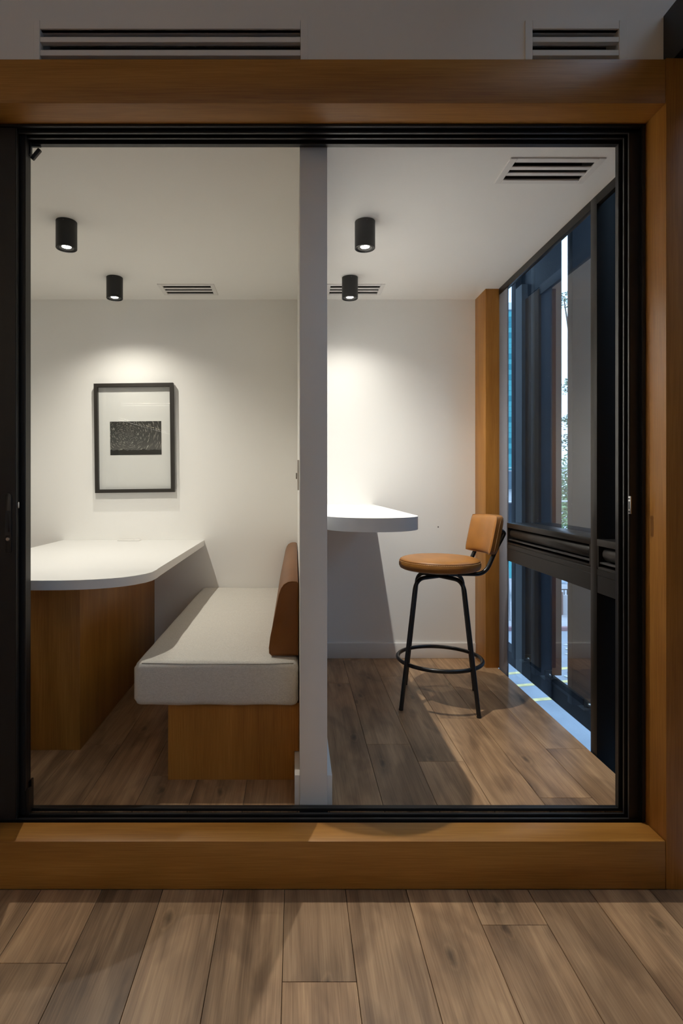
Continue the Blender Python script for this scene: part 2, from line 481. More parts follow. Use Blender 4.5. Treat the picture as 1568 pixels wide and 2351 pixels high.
# ------------------------------------------------------------------ walls and ceilings
def vent_holes():
    return
W_FR = (1.815, 1.93)       # wall over the portal
GR_L = (-0.821, 0.018, Z(1.352), Z(1.467))
GR_R = (0.766, 1.044, Z(1.352), Z(1.467))
struct(grid_slab('wall_front', (-6.0, 1.380), (2.597, CEIL_OUT + 0.05), [GR_L, GR_R], W_FR[0], W_FR[1], 'y', M_OUTER),
       'grey painted wall above the wooden portal', 'wall')
struct(box('ceiling_corridor', -6.0, 1.4, -11.0, W_FR[0], CEIL_OUT, CEIL_OUT + 0.1, M_OUTER), 'corridor ceiling', 'ceiling')
struct(box('wall_corridor_left', -6.1, -6.0, -11.0, 1.93, -0.04, CEIL_OUT + 0.1, M_OUTER), 'far left corridor wall', 'wall')
struct(grid_slab('wall_corridor_rear', (-6.1, 1.4), (-0.04, CEIL_OUT + 0.1), [], -11.1, -11.0, 'y', M_OUTER),
       'corridor wall behind the camera', 'wall')
struct(box('wall_portal_left', -6.0, -2.0, 1.80, 1.93, 0.0, 2.6, M_OUTER), 'corridor wall left of the sliding doors', 'wall')

VL_ = (-0.826, -0.485, 3.365, 3.559)     # ceiling vents: x0 x1 y0 y1 (outer frame)
VR_ = (0.190, 0.542, 3.365, 3.559)
VF_ = (0.793, 1.1455, 2.064, 2.237)
def inner(v, b=0.0255): return (v[0] + b, v[1] - b, v[2] + b, v[3] - b)
struct(grid_slab('ceiling', (-2.2, EDGE + 0.004), (FR1 - 0.03, 3.75), [inner(VL_), inner(VR_), inner(VF_)], CEIL_IN, CEIL_IN + 0.1, 'z', M_PAINT),
       'white painted ceiling of the two booths', 'ceiling')
struct(box('wall_back', -2.2, 1.30, BACK, BACK + 0.1, 0.0, CEIL_IN + 0.1, M_PAINT), 'white back wall of the two booths', 'wall')
struct(box('wall_left', -2.21, -2.11, FR1, BACK, 0.0, CEIL_IN + 0.1, M_PAINT), 'white side wall of the left booth', 'wall')
struct(box('wall_partition', PX0, PX1, FR1 + 0.004, BACK, FLOOR_IN, CEIL_IN, M_PAINT, bevel=0.002), 'white partition wall between the two booths', 'wall')
struct(box('wall_front_left', -2.21, -1.83, FR1, FR1 + 0.06, 0.0, CEIL_IN, M_PAINT), 'white wall end behind the stacked door leaves', 'wall')
struct(box('wall_sky_block', -6.0, 1.30, BACK + 0.1, 6.5, -0.35, 3.55, M_SLAB), 'solid unseen block added behind the booths to shut out sky', 'wall')  # stands in for the next room, added to stop sky reflecting in the glass
struct(box('ceiling_sky_cover', -6.0, 1.384, W_FR[1], BACK + 0.1, 3.40, 3.55, M_SLAB), 'unseen slab added over the booths to keep sky light out', 'slab')  # added above the ceiling against sky light leaking in
struct(box('wall_bulkhead', 1.2525, 1.262, 1.985, BACK + 0.1, CEIL_IN + 0.021, 2.86, M_BLACK), 'black bulkhead closing the ceiling void', 'wall')
# baseboards
struct(box('baseboard_back', PX1 + 0.016, 1.171, BACK - 0.013, BACK, FLOOR_IN, FLOOR_IN + 0.099, M_PAINT_TRIM, bevel=0.002), 'white baseboard along the back wall of the stool booth', 'baseboard')
struct(box('baseboard_partition_right', PX1, PX1 + 0.018, FR1 + 0.014, BACK, FLOOR_IN, FLOOR_IN + 0.106, M_PAINT_TRIM, bevel=0.002), 'white baseboard on the stool side of the partition', 'baseboard')
struct(box('baseboard_partition_left', PX0 - 0.018, PX0, FR1 + 0.014, BACK, FLOOR_IN, FLOOR_IN + 0.106, M_PAINT_TRIM, bevel=0.002), 'white baseboard on the bench side of the partition', 'baseboard')
struct(box('baseboard_back_left', -2.11, PX0 - 0.019, BACK - 0.013, BACK, FLOOR_IN, FLOOR_IN + 0.099, M_PAINT_TRIM, bevel=0.002), 'white baseboard along the back wall of the desk booth', 'baseboard')

# ------------------------------------------------------------------ wooden portal
PR = 1.1594
struct(box('trim_1', -3.2, PR, PORTAL, 1.945, Z(1.192), Z(1.330), M_WOOD[0], bevel=0.0015), 'orange-brown wooden header beam over the sliding doors', 'beam')
struct(box('trim_2', -3.2, PR, PORTAL, FR0 - 0.0005, 0.0, Z(-1.117), M_WOOD[0], bevel=0.0015), 'orange-brown wooden threshold step below the sliding doors', 'threshold')
struct(box('trim_3', PR + 0.0012, PR + 0.165, PORTAL - 0.001, 1.945, 0.0, Z(1.333), M_WOOD[2], bevel=0.0015), 'orange-brown wooden post at the right end of the portal', 'post')
struct(box('trim_4', 1.171, 1.278, 3.45, BACK, FLOOR_IN, CEIL_IN, M_WOOD[2], bevel=0.0015), 'orange-brown wooden corner post beside the window', 'post')

# ------------------------------------------------------------------ black sliding-door frame
RIBS = (1.8775, 1.906, 1.939)
def rib_profile(base, tip, sign, lip):
    """(offset, depth) outline of a three-track frame member: base -> room side tips. sign points outwards"""
    pts = [(base + sign * 0.0, FR0), (base - sign * 0.0, FR0)]
    out = []
    out.append((base, FR0))
    out.append((lip, FR0 + 0.0005)); out.append((lip, FR0 + 0.010))
    g = base - (base - tip) * 0.25
    last = FR0 + 0.010
    for k, d in enumerate(RIBS):
        out.append((g, last))
        out.append((g, d))
        out.append((tip + sign * 0.0035, d)); out.append((tip, d + 0.0035))
        last = d + 0.0075 if k < 2 else FR1
        out.append((tip, last))
    out.append((base, FR1))
    return out
fr = thing('trim_5', 'black aluminium sliding-door frame with three tracks', 'door frame', (0.1, FR0, Z(-1.117)), None, 'structure')
XJ0, XJ1 = -1.84, 1.1585
# right jamb (profile in x,y extruded along z)
pj = rib_profile(1.1585, 1.1165, 1, 1.149)
prism('jamb', pj, Z(-1.117), Z(1.1905), 'z', M_BLACK, fr)
ph = rib_profile(Z(1.1905), Z(1.1745), 1, Z(1.184))
prism('head_track', [(d, z) for z, d in ph], XJ0, XJ1, 'x', M_BLACK, fr)
pb = rib_profile(Z(-1.137), Z(-1.1175), -1, Z(-1.129))
prism('sill_track', [(d, z) for z, d in pb], XJ0, XJ1, 'x', M_BLACK, fr)
box('jamb', XJ0 - 0.03, XJ0, FR0, FR1, Z(-1.137), Z(1.1905), M_BLACK, fr)
for k, d in enumerate(RIBS):     # thin strips along the track tips, a paler black than the frame
    e = 0.0012
    box('track_edge', XJ0, 1.1160, d - 0.0006, d + 0.0030, Z(1.1737), Z(1.1750), M_BLACK_EDGE, fr)
    box('track_edge', XJ0, 1.1160, d - 0.0006, d + 0.0030, Z(-1.1182), Z(-1.1168), M_BLACK_EDGE, fr)
    box('track_edge', 1.1155, 1.1168, d - 0.0006, d + 0.0030, Z(-1.117), Z(1.1745), M_BLACK_EDGE, fr)
# strike plate on the right jamb
sp = thing('strike_plate', 'small steel strike plate on the right black door jamb', 'strike plate', (1.1125, 1.868, Z(-0.071)))
prism('plate', [(-0.0085 + 1.868, z) for z in (Z(-0.0985), Z(-0.0395))] and [(1.8615, Z(-0.0985)), (1.8745, Z(-0.0985)), (1.8745, Z(-0.0395)), (1.8615, Z(-0.0395))], 1.1115, 1.1160, 'x', M_STEEL, sp, bevel=0.0012)
box('slot', 1.1108, 1.1120, 1.8650, 1.8712, Z(-0.0825), Z(-0.0565), M_DARK, sp)
for zz in (-0.0905, -0.0480):
    s = lathe('screw', [(0, 0.0), (0.0026, 0.0), (0.0026, 0.0016), (0, 0.0022)], M_BLACK_EDGE, sp, (-0.0018, 0.0, Z(zz) - sp.location.z), 12)
    s.rotation_euler = (0, -math.pi / 2, 0)

# stacked sliding leaves on the left
def leaf(n, y0, y1, x1, label, handle=False):
    root = thing('door_%d' % n, label, 'door', ((x1 - 0.42), (y0 + y1) / 2, Z(-1.112)), None, 'structure')
    x0 = x1 - 0.86; z0, z1 = Z(-1.112), Z(1.181)
    w = 0.092
    box('stile', x1 - w, x1, y0, y1, z0, z1, M_BLACK, root, bevel=0.0012, seg=1)
    box('stile', x0, x0 + w, y0, y1, z0, z1, M_BLACK, root, bevel=0.0012, seg=1)
    box('rail', x0 + w, x1 - w, y0, y1, z0, z0 + 0.09, M_BLACK, root)
    box('rail', x0 + w, x1 - w, y0, y1, z1 - 0.09, z1, M_BLACK, root)
    ym = (y0 + y1) / 2
    box('pane', x0 + w - 0.005, x1 - w + 0.005, ym - 0.004, ym + 0.004, z0 + 0.085, z1 - 0.085, M_CLEAR, root)
    box('edge_strip', x1 - 0.0006, x1 + 0.0008, y0 + 0.003, y0 + 0.0075, z0, z1, M_BLACK_EDGE, root)
    return root
d1 = leaf(1, 1.8600, 1.8850, -0.924, 'front black sliding door leaf with a flush pull and lock')
d2 = leaf(2, 1.8925, 1.9175, -0.9085, 'middle black sliding door leaf of the stack at the left')
d3 = leaf(3, 1.9255, 1.9505, -0.9165, 'rearmost black sliding door leaf of the stack at the left')
def stadium(cx, cz, w, h, n=10):
    pts = []
    r = w / 2
    for k in range(n + 1):
        a = math.pi * k / n
        pts.append((cx + r * math.cos(a), cz + h / 2 - r + r * math.sin(a)))
    for k in range(n + 1):
        a = math.pi + math.pi * k / n
        pts.append((cx + r * math.cos(a), cz - h / 2 + r + r * math.sin(a)))
    return pts
hx = (18.5 - 677) * 1.858 / 1290
hz = -(1202 - 1112) * 1.858 / 1290
hp = prism('handle_plate', stadium(hx, Z(hz), 0.0225, 0.200), 1.8570, 1.8602, 'y', M_BLACK_TUBE, d1, bevel=0.0008)
box('finger_recess', hx - 0.0085, hx + 0.0085, 1.8565, 1.8572, Z(-0.168), Z(-0.087), M_DARK, hp)
box('pull_bar', hx + 0.001, hx + 0.0085, 1.8545, 1.8566, Z(-0.158), Z(-0.098), M_BLACK, hp, bevel=0.0009)
lk = lathe('lock_cylinder', [(0, 0.004), (0.0052, 0.0035), (0.0066, 0.0012), (0.0066, 0)], M_STEEL, hp, (0, 0, 0), 20)
lk.rotation_euler = (math.pi / 2, 0, 0); lk.location = Vector((hx, 1.8570, Z(-0.181))) - parent_world(hp)
box('latch', -0.9245, -0.918, 1.868, 1.874, Z(-0.080), Z(-0.058), M_STEEL, d1, bevel=0.0025)
# little plastic end stops and the corner bracket at the leaf ends
for k, (lf, x, y0, zt, lab) in enumerate(((d2, -0.9075, 1.894, -1.030, 'a'), (d3, -0.9155, 1.927, -1.018, 'b'))):
    prism('end_stop', [(x - 0.002, Z(-1.115)), (x + 0.012, Z(-1.115)), (x + 0.012, Z(zt) + 0.004), (x + 0.006, Z(zt) + 0.004), (x - 0.002, Z(zt) - 0.008)],
          y0, y0 + 0.016, 'y', M_BLACK_TUBE, lf)
br = thing('corner_bracket', 'small black corner bracket at the top of the door leaves', 'bracket', (-0.90, 1.945, Z(1.13)))
ang = math.radians(50)
bm = bmesh.new(); bm_box(bm, -0.022, 0.022, -0.006, 0.006, -0.0065, 0.0065)
bmesh.ops.bevel(bm, geom=bm.edges[:], offset=0.0015, segments=2, affect='EDGES')
b1 = finish('arm', bm, M_BLACK_EDGE, br, (0.004, 0, 0.012)); b1.rotation_euler = (0, -ang, 0)
bm = bmesh.new(); bm_box(bm, -0.0035, 0.0035, -0.006, 0.006, -0.022, 0.022)
b2 = finish('mount', bm, M_BLACK_EDGE, br, (-0.013, -0.004, 0.030))
bm = bmesh.new(); bm_box(bm, -0.016, 0.016, -0.004, 0.004, -0.003, 0.003)
b3 = finish('mount', bm, M_BLACK_EDGE, br, (0.004, 0, 0.040))

# ------------------------------------------------------------------ grilles and vents
def wall_grille(name, label, x0, x1, ix0, ix1):
    """linear air grille let into the wall over the portal"""
    y = W_FR[0]
    root = thing(name, label, 'vent', ((x0 + x1) / 2, y, Z(1.41)))
    zt, zb = Z(1.4955), Z(1.325)
    yf = y - 0.006
    box('frame_bar', ix0, ix1, yf, y + 0.012, Z(1.467), zt, M_OUTER, root, bevel=0.001, seg=1)
    box('frame_bar', ix0, ix1, yf, y + 0.012, zb, Z(1.352), M_OUTER, root, bevel=0.001, seg=1)
    box('frame_bar', x0, ix0 - 0.0006, yf, y + 0.012, zb, zt, M_OUTER, root, bevel=0.001, seg=1)
    box('frame_bar', ix1 + 0.0006, x1, yf, y + 0.012, zb, zt, M_OUTER, root, bevel=0.001, seg=1)
    for a, b in ((1.425, 1.442), (1.3815, 1.400)):
        box('slat', ix0, ix1, yf + 0.001, y + 0.012, Z(a), Z(b), M_OUTER, root, bevel=0.001, seg=1)
    box('plenum', ix0, ix1, y + 0.07, y + 0.075, zb + 0.03, zt - 0.03, M_DARK, root)
    for zz in (1.446, 1.404, 1.360):       # deflector blades in the slots
        bm = bmesh.new(); L = (ix1 - ix0) / 2 - 0.002
        bm_box(bm, -L, L, -0.011, 0.011, -0.001, 0.001)
        f = finish('blade', bm, M_DARK2, root, Vector(((ix0 + ix1) / 2, y + 0.026, Z(zz + 0.008))) - root.location)
        f.rotation_euler = (math.radians(-24), 0, 0)
    return root
M_DARK2 = simple('vent_blade', (0.10, 0.095, 0.09), rough=0.6)
wall_grille('air_grille', 'long linear air grille in the wall over the header beam', -0.842, 0.042, GR_L[0], GR_L[1])
wall_grille('air_grille', 'short linear air grille near the dark window corner over the header beam', 0.742, 1.072, GR_R[0], GR_R[1])

def ceiling_vent(label, v, group='white ceiling air vents'):
    x0, x1, y0, y1 = v; b = 0.026
    root = thing('ceiling_vent', label, 'vent', ((x0 + x1) / 2, (y0 + y1) / 2, CEIL_IN), group)
    z0, z1 = CEIL_IN - 0.005, CEIL_IN + 0.001
    m = M_PAINT_TRIM
    box('frame_bar', x0 + b, x1 - b, y0, y0 + b, z0, z1, m, root, bevel=0.0015, seg=1)
    box('frame_bar', x0 + b, x1 - b, y1 - b, y1, z0, z1, m, root, bevel=0.0015, seg=1)
    box('frame_bar', x0, x0 + b - 0.0005, y0, y1, z0, z1, m, root, bevel=0.0015, seg=1)
    box('frame_bar', x1 - b + 0.0005, x1, y0, y1, z0, z1, m, root, bevel=0.0015, seg=1)
    yi0, yi1 = y0 + b, y1 - b
    p = (yi1 - yi0)
    for k in (1, 2):
        c = yi0 + p * k / 3.0
        box('slat', x0 + b, x1 - b, c - 0.0105, c + 0.0105, z0 + 0.001, z1, m, root, bevel=0.001, seg=1)
    box('plenum', x0 + b, x1 - b, yi0, yi1, CEIL_IN + 0.07, CEIL_IN + 0.075, M_DARK, root)
    e = 0.0015
    for (a0, a1, b0, b1) in ((x0 + b, x1 - b, yi1 - e, yi1), (x0 + b, x1 - b, yi0, yi0 + e), (x0 + b, x0 + b + e, yi0 + e, yi1 - e), (x1 - b - e, x1 - b, yi0 + e, yi1 - e)):
        box('duct_side', a0, a1, b0, b1, CEIL_IN + 0.0012, CEIL_IN + 0.07, M_DARK, root)
    for k in range(3):
        c = yi0 + p * (k + 0.5) / 3.0
        box('blade', x0 + b, x1 - b, c - 0.001, c + 0.001, CEIL_IN + 0.030, CEIL_IN + 0.060, M_DARK, root)
    return root
ceiling_vent('white slotted ceiling vent above the picture and desk booth', VL_)
ceiling_vent('white slotted ceiling vent behind the far lamp of the stool booth', VR_)
ceiling_vent('white slotted ceiling vent near the window and black door frame', VF_)

# ------------------------------------------------------------------ downlights
def downlight(label, x, y, key, side):
    root = thing('downlight', label, 'ceiling lamp', (x, y, CEIL_IN), 'black cylinder downlights')
    R, Hh = 0.0463, 0.1235
    lathe('housing', [(0, 0), (R - 0.001, 0), (R, -0.001), (R, -Hh + 0.0015), (R - 0.0015, -Hh), (R - 0.004, -Hh), (R - 0.0045, -Hh + 0.004), (0.0345, -Hh + 0.009)], M_LAMP_BLACK, root)
    lathe('baffle', [(0.0345, -Hh + 0.009), (0.0325, -Hh + 0.004), (0.029, -Hh + 0.004), (0.0205, -Hh + 0.009)], M_BLACK_EDGE, root)
    lathe('lens', [(0.0205, -Hh + 0.009), (0.015, -Hh + 0.0072), (0, -Hh + 0.0062)], M_LENS, root, n=32)
    sc = lathe('screw', [(0, 0.0016), (0.003, 0.0012), (0.003, 0)], M_BLACK_EDGE, root, (0.004, -R + 0.0002, -0.010), 10)
    sc.rotation_euler = (math.pi / 2, 0, 0)
    ld = bpy.data.lights.new('downlight_beam', 'SPOT')
    ld.energy = LAMP_POWER[key]; ld.color = LAMP_WARM[side]
    ld.spot_size = math.radians(140); ld.spot_blend = 1.0; ld.shadow_soft_size = 0.010
    lo = bpy.data.objects.new('beam', ld); COL.objects.link(lo); lo.parent = root
    lo.location = (0, 0, -Hh - 0.004)
    return root
downlight('black cylinder downlight nearer the doors in the desk booth', -1.045, 2.571, 'left_front', 'left')
downlight('black cylinder downlight nearer the picture in the desk booth', -1.047, 3.264, 'left_back', 'left')
downlight('black cylinder downlight nearer the doors in the stool booth, brightest lens', 0.3205, 2.571, 'right_front', 'right')
downlight('black cylinder downlight in front of the vent in the stool booth', 0.3195, 3.264, 'right_back', 'right')

# linear lamps on the corridor ceiling behind the camera
def strip_lamp(label, a, b):
    a, b = Vector(a), Vector(b); c = (a + b) / 2; L = (b - a).length
    root = thing('strip_lamp', label, 'ceiling lamp', (c.x, c.y, STRIP_Z), 'linear corridor lamps')
    bm = bmesh.new(); bm_box(bm, -L / 2, L / 2, -0.035, 0.035, -0.03, 0.0)
    o1 = finish('housing', bm, M_BLACK, root)
    bm = bmesh.new(); bm_box(bm, -L / 2 + 0.01, L / 2 - 0.01, -0.010, 0.010, -0.034, -0.0302)
    o2 = finish('diffuser', bm, M_STRIP, root)
    bm = bmesh.new(); bm_box(bm, -L / 2 + 0.01, L / 2 - 0.01, -0.033, 0.033, 0.0002, 0.004)
    o3 = finish('fill_glow_panel', bm, M_FILL_GLOW, root)  # glowing top face added as corridor fill
    rz = math.atan2((b - a).y, (b - a).x)
    o1.rotation_euler = o2.rotation_euler = o3.rotation_euler = (0, 0, rz)
    for t in (-0.42, 0.42):
        p = (b - a) * t
        tube('suspension_wire', [(p.x, p.y, 0), (p.x, p.y, CEIL_OUT - STRIP_Z)], 0.002, M_STEEL, root, n=6)
strip_lamp('linear lamp across the corridor ceiling', (-3.3, -3.46, 0), (-1.9, -3.46, 0))
strip_lamp('added fill lamp nearest the portal, behind the camera', (-1.7, -1.9, 0), (0.7, -1.9, 0))  # unseen lamp added to brighten the header and upper wall
strip_lamp('linear lamp along the corridor ceiling', (-4.1, -5.6, 0), (-3.75, -9.6, 0))

# ------------------------------------------------------------------ desk booth
# desk
desk = thing('desk', 'white desk with rounded front and wooden pedestal below the picture', 'desk', (-1.047, 2.9, FLOOR_IN))
half = [(-0.5885, BACK - 0.001), (-0.5885, 2.46), (-0.5865, 2.38), (-0.589, 2.325), (-0.604, 2.278), (-0.634, 2.227), (-0.67, 2.188), (-0.71, 2.162),
        (-0.76, 2.139), (-0.815, 2.124), (-0.88, 2.115), (-0.95, 2.112), (-1.047, 2.1115)]
mir = [(-2.094 - x, y) for x, y in reversed(half[:-1])]
prism('desk_top', half + mir, Z(-0.362) - 0.0365, Z(-0.362), 'z', M_TABLE, desk, bevel=0.0015)
px0, px1, py0 = -1.183, -0.911, 2.383
box('pedestal', px0, px1, py0, BACK - 0.002, FLOOR_IN, Z(-0.362) - 0.037, M_WOOD[2], desk, bevel=0.001)
# cable outlet lid on the desk
so = thing('cable_outlet', 'small white cable outlet lid at the back of the desk', 'outlet', (-1.063, 3.60, Z(-0.362)))
box('lid', -1.134, -0.992, 3.585, 3.640, Z(-0.362), Z(-0.356), M_PAINT_TRIM, so, bevel=0.002)
box('hinge', -1.120, -1.006, 3.640, 3.648, Z(-0.362), Z(-0.353), M_PAINT_TRIM, so, bevel=0.001)

# bench
bench = thing('bench', 'upholstered bench with wooden base along the partition', 'bench', (-0.28, 2.9, FLOOR_IN))
zc0, zc1 = Z(-0.834), Z(-0.662)
prism('base', [(-0.4837, FLOOR_IN), (-0.0025, FLOOR_IN), (-0.0025, FLOOR_IN + 0.109), (0.0155, FLOOR_IN + 0.109), (0.0155, zc0), (-0.4837, zc0)],
      2.144, BACK - 0.014, 'y', M_WOOD[2], bench)
def cushion(name, x0, x1, y0, y1, z0, z1, mat, parent, rx=0.03, bulge=0.010):
    """soft box: fine grid, rounded edges, slightly crowned"""
    nx, ny, nz = 20, 44, 10
    cx, cy, cz = (x0 + x1) / 2, (y0 + y1) / 2, (z0 + z1) / 2
    hx, hy, hz = (x1 - x0) / 2, (y1 - y0) / 2, (z1 - z0) / 2
    bm = bmesh.new(); bm_box(bm, -hx, hx, -hy, hy, -hz, hz)
    bmesh.ops.bevel(bm, geom=bm.edges[:], offset=rx, segments=5, profile=0.55, affect='EDGES', clamp_overlap=True)
    bmesh.ops.subdivide_edges(bm, edges=[e for e in bm.edges if e.calc_length() > 0.12], cuts=12, use_grid_fill=True)
    rnd = random.Random(3)
    for v in bm.verts:
        u, w, t = v.co.x / hx, v.co.y / hy, v.co.z / hz
        cr = max(0.0, 1 - abs(u) ** 3) * max(0.0, 1 - abs(w) ** 6)
        if t > 0.5: v.co.z += bulge * cr + 0.0022 * math.sin(w * 17 + u * 3.0) * math.exp(-(u + 0.2) ** 2 * 2)
        if u < -0.6 and abs(t) < 0.7:
            v.co.x -= 0.007 * math.cos(t * 1.5) + 0.003 * math.sin(w * 19)
        if w < -0.9: v.co.y -= 0.006 * math.cos(t * 1.4)
        if t < -0.5: v.co.z += 0.0015 * math.sin(w * 23 + u * 9)
    o = finish(name, bm, mat, parent, Vector((cx, cy, cz)) - parent_world(parent))
    smooth_by_angle(o, 50)
    return o
seat = cushion('seat_cushion', -0.602, 0.013, 2.104, BACK - 0.012, zc0 + 0.001, zc1 - 0.004, M_LINEN, bench, rx=0.026, bulge=0.007)
# stitched seam along the front top edge of the seat
tube('seam', [(-0.575 - bench.location.x, 2.110 - 2.9, zc1 - 0.010 - FLOOR_IN), (-0.4 - bench.location.x, 2.1065 - 2.9, zc1 - 0.012 - FLOOR_IN), (-0.1 - bench.location.x, 2.1065 - 2.9, zc1 - 0.012 - FLOOR_IN), (-0.005 - bench.location.x, 2.110 - 2.9, zc1 - 0.010 - FLOOR_IN)], 0.0016, simple('linen_seam', (0.30, 0.28, 0.25), 0.95), bench, n=6)
# leather back cushion
bp_pts = [(0.012, Z(-0.658)), (0.0125, Z(-0.380)), (0.006, Z(-0.375)), (-0.010, Z(-0.3735)), (-0.026, Z(-0.3765)), (-0.042, Z(-0.386)), (-0.053, Z(-0.402)), (-0.061, Z(-0.425)),
          (-0.072, Z(-0.48)), (-0.084, Z(-0.54)), (-0.094, Z(-0.59)), (-0.099, Z(-0.63)), (-0.098, Z(-0.650)), (-0.090, Z(-0.658))]
bk = prism('back_cushion', bp_pts, 2.162, BACK - 0.012, 'y', M_LEATHER_BENCH, bench, bevel=0.006, seg=3, smooth=True)
bk['label'] = 'tan leather back cushion'
cpt = [(x + 0.0006 * 0, 2.1655, z) for x, z in bp_pts]
loop = [Vector((x * 1.0, 2.1635, z)) - parent_world(bk) for x, z in bp_pts]
tube('piping', loop, 0.0017, M_LEATHER_EDGE, bk, n=6, closed=True)

# light switch on the partition
sw = thing('light_switch', 'white light switch on the partition above the bench', 'switch', (PX0, 2.28, Z(0.04)))
box('plate', PX0 - 0.0075, PX0, 2.245, 2.325, Z(-0.024), Z(0.098), M_PAINT_TRIM, sw, bevel=0.0015)
box('rocker', PX0 - 0.0135, PX0 - 0.0073, 2.262, 2.308, Z(0.022), Z(0.046), simple('rocker_grey', (0.45, 0.43, 0.40), 0.4), sw, bevel=0.0015)

# framed photograph
pic = thing('framed_picture', 'black framed star-trail photograph in a wide white mat', 'picture', (-1.0345, BACK - 0.004, Z(0.299)))
PW, PH, FW = 0.5105, 0.704, 0.0225
yb, yf = -0.004, -0.034
bm = bmesh.new()
def mitre(bm, w, h, t, y0, y1):
    o = [(-w / 2, -h / 2), (w / 2, -h / 2), (w / 2, h / 2), (-w / 2, h / 2)]
    i = [(-w / 2 + t, -h / 2 + t), (w / 2 - t, -h / 2 + t), (w / 2 - t, h / 2 - t), (-w / 2 + t, h / 2 - t)]
    for k in range(4):
        q = [o[k], o[(k + 1) % 4], i[(k + 1) % 4], i[k]]
        A = [bm.verts.new((x, y0, z)) for x, z in q]; B = [bm.verts.new((x, y1, z)) for x, z in q]
        bm.faces.new(A); bm.faces.new(list(reversed(B)))
        for j in range(4): bm.faces.new((A[j], B[j], B[(j + 1) % 4], A[(j + 1) % 4]))
mitre(bm, PW, PH, FW, yf, yb)
finish('frame', bm, simple('dark_brown_black_frame', (0.022, 0.018, 0.014), rough=0.5), pic)
bm = bmesh.new(); bm_box(bm, -PW / 2 + FW - 0.004, PW / 2 - FW + 0.004, -0.0095, -0.005, -PH / 2 + FW - 0.004, PH / 2 - FW + 0.004)
finish('mat_board', bm, M_MAT_BOARD, pic)
def star_print():
    m, nt, b = new_mat('star_trail_print')
    tc = N(nt, 'ShaderNodeTexCoord')
    sep = N(nt, 'ShaderNodeSeparateXYZ'); nt.links.new(tc.outputs['Object'], sep.inputs[0])
    def math_(op, a, c=None, clamp=False):
        n = N(nt, 'ShaderNodeMath'); n.operation = op; n.use_clamp = clamp
        for i, s in enumerate((a, c)):
            if s is None: continue
            if isinstance(s, (int, float)): n.inputs[i].default_value = s
            else: nt.links.new(s, n.inputs[i])
        return n.outputs[0]
    x = math_('ADD', sep.outputs[0], 0.055); z = math_('SUBTRACT', sep.outputs[2], 0.035)
    r = math_('SQRT', math_('ADD', math_('MULTIPLY', x, x), math_('MULTIPLY', z, z)))
    th = math_('ARCTAN2', z, x)
    cb = N(nt, 'ShaderNodeCombineXYZ')
    nt.links.new(math_('MULTIPLY', r, 300), cb.inputs[0]); nt.links.new(math_('MULTIPLY', th, 4.0), cb.inputs[1])
    n = N(nt, 'ShaderNodeTexNoise'); n.inputs['Scale'].default_value = 1; n.inputs['Detail'].default_value = 1
    nt.links.new(cb.outputs[0], n.inputs['Vector'])
    st = ramp(nt, [(0.60, (0,) * 3), (0.68, (1,) * 3)]); nt.links.new(n.outputs['Fac'], st.inputs['Fac'])
    hz_ = ramp(nt, [(0.0, (0.11, 0.105, 0.095)), (0.45, (0.055, 0.055, 0.05)), (1.0, (0.022, 0.020, 0.016))])
    zz = math_('MULTIPLY_ADD', sep.outputs[2], 4.6); zz.node.inputs[2].default_value = 0.5
    nt.links.new(zz, hz_.inputs['Fac'])
    mx = N(nt, 'ShaderNodeMix'); mx.data_type = 'RGBA'; mx.inputs[7].default_value = (0.55, 0.53, 0.46, 1)
    nt.links.new(math_('MULTIPLY', st.outputs['Color'], 0.8), mx.inputs[0]); nt.links.new(hz_.outputs['Color'], mx.inputs[6])
    # hill silhouette
    cx = N(nt, 'ShaderNodeCombineXYZ'); nt.links.new(math_('MULTIPLY', sep.outputs[0], 30), cx.inputs[0])
    hn = N(nt, 'ShaderNodeTexNoise'); hn.inputs['Scale'].default_value = 1; hn.inputs['Detail'].default_value = 5
    nt.links.new(cx.outputs[0], hn.inputs['Vector'])
    ridge = math_('MULTIPLY_ADD', hn.outputs['Fac'], 0.040); ridge.node.inputs[2].default_value = -0.096
    under = math_('LESS_THAN', sep.outputs[2], ridge)
    m2 = N(nt, 'ShaderNodeMix'); m2.data_type = 'RGBA'; m2.inputs[7].default_value = (0.016, 0.015, 0.011, 1)
    nt.links.new(under, m2.inputs[0]); nt.links.new(mx.outputs[2], m2.inputs[6])
    nt.links.new(m2.outputs[2], b.inputs['Base Color']); b.inputs['Roughness'].default_value = 0.6
    return m
bm = bmesh.new(); bm_box(bm, -0.166, 0.166, -0.0006, 0.0006, -0.1085, 0.1085)
finish('photo_print', bm, star_print(), pic, (0.005, -0.0102, 0.0))
bm = bmesh.new(); bm_box(bm, -PW / 2 + FW - 0.003, PW / 2 - FW + 0.003, -0.0292, -0.0268, -PH / 2 + FW - 0.003, PH / 2 - FW + 0.003)
two_sided(bm); finish('glazing', bm, None, pic, mats=[M_CLEAR, M_CLEAR_BACK])
pic.rotation_euler = (0, math.radians(-0.7), 0)

# ------------------------------------------------------------------ stool booth
bar = thing('bar_table', 'white wall-mounted bar table with a round end beside the stool', 'table', (0.31, 2.9, Z(-0.129)))
R0, CX0, CY0 = 0.197, 0.310, 2.334
tp = [(CX0 + R0, BACK)]
for k in range(33):
    a = -math.pi * k / 32
    tp.append((max(CX0 + R0 * math.cos(a), PX1 + 0.0), CY0 + R0 * math.sin(a)))
tp.append((PX1, BACK))
prism('table_top', tp, Z(-0.129) - 0.0535, Z(-0.129), 'z', M_TABLE, bar, bevel=0.0012)
box('wall_bracket', PX1 + 0.0, PX1 + 0.03, 2.5, 3.5, Z(-0.129) - 0.0935, Z(-0.129) - 0.054, M_PAINT_TRIM, bar)

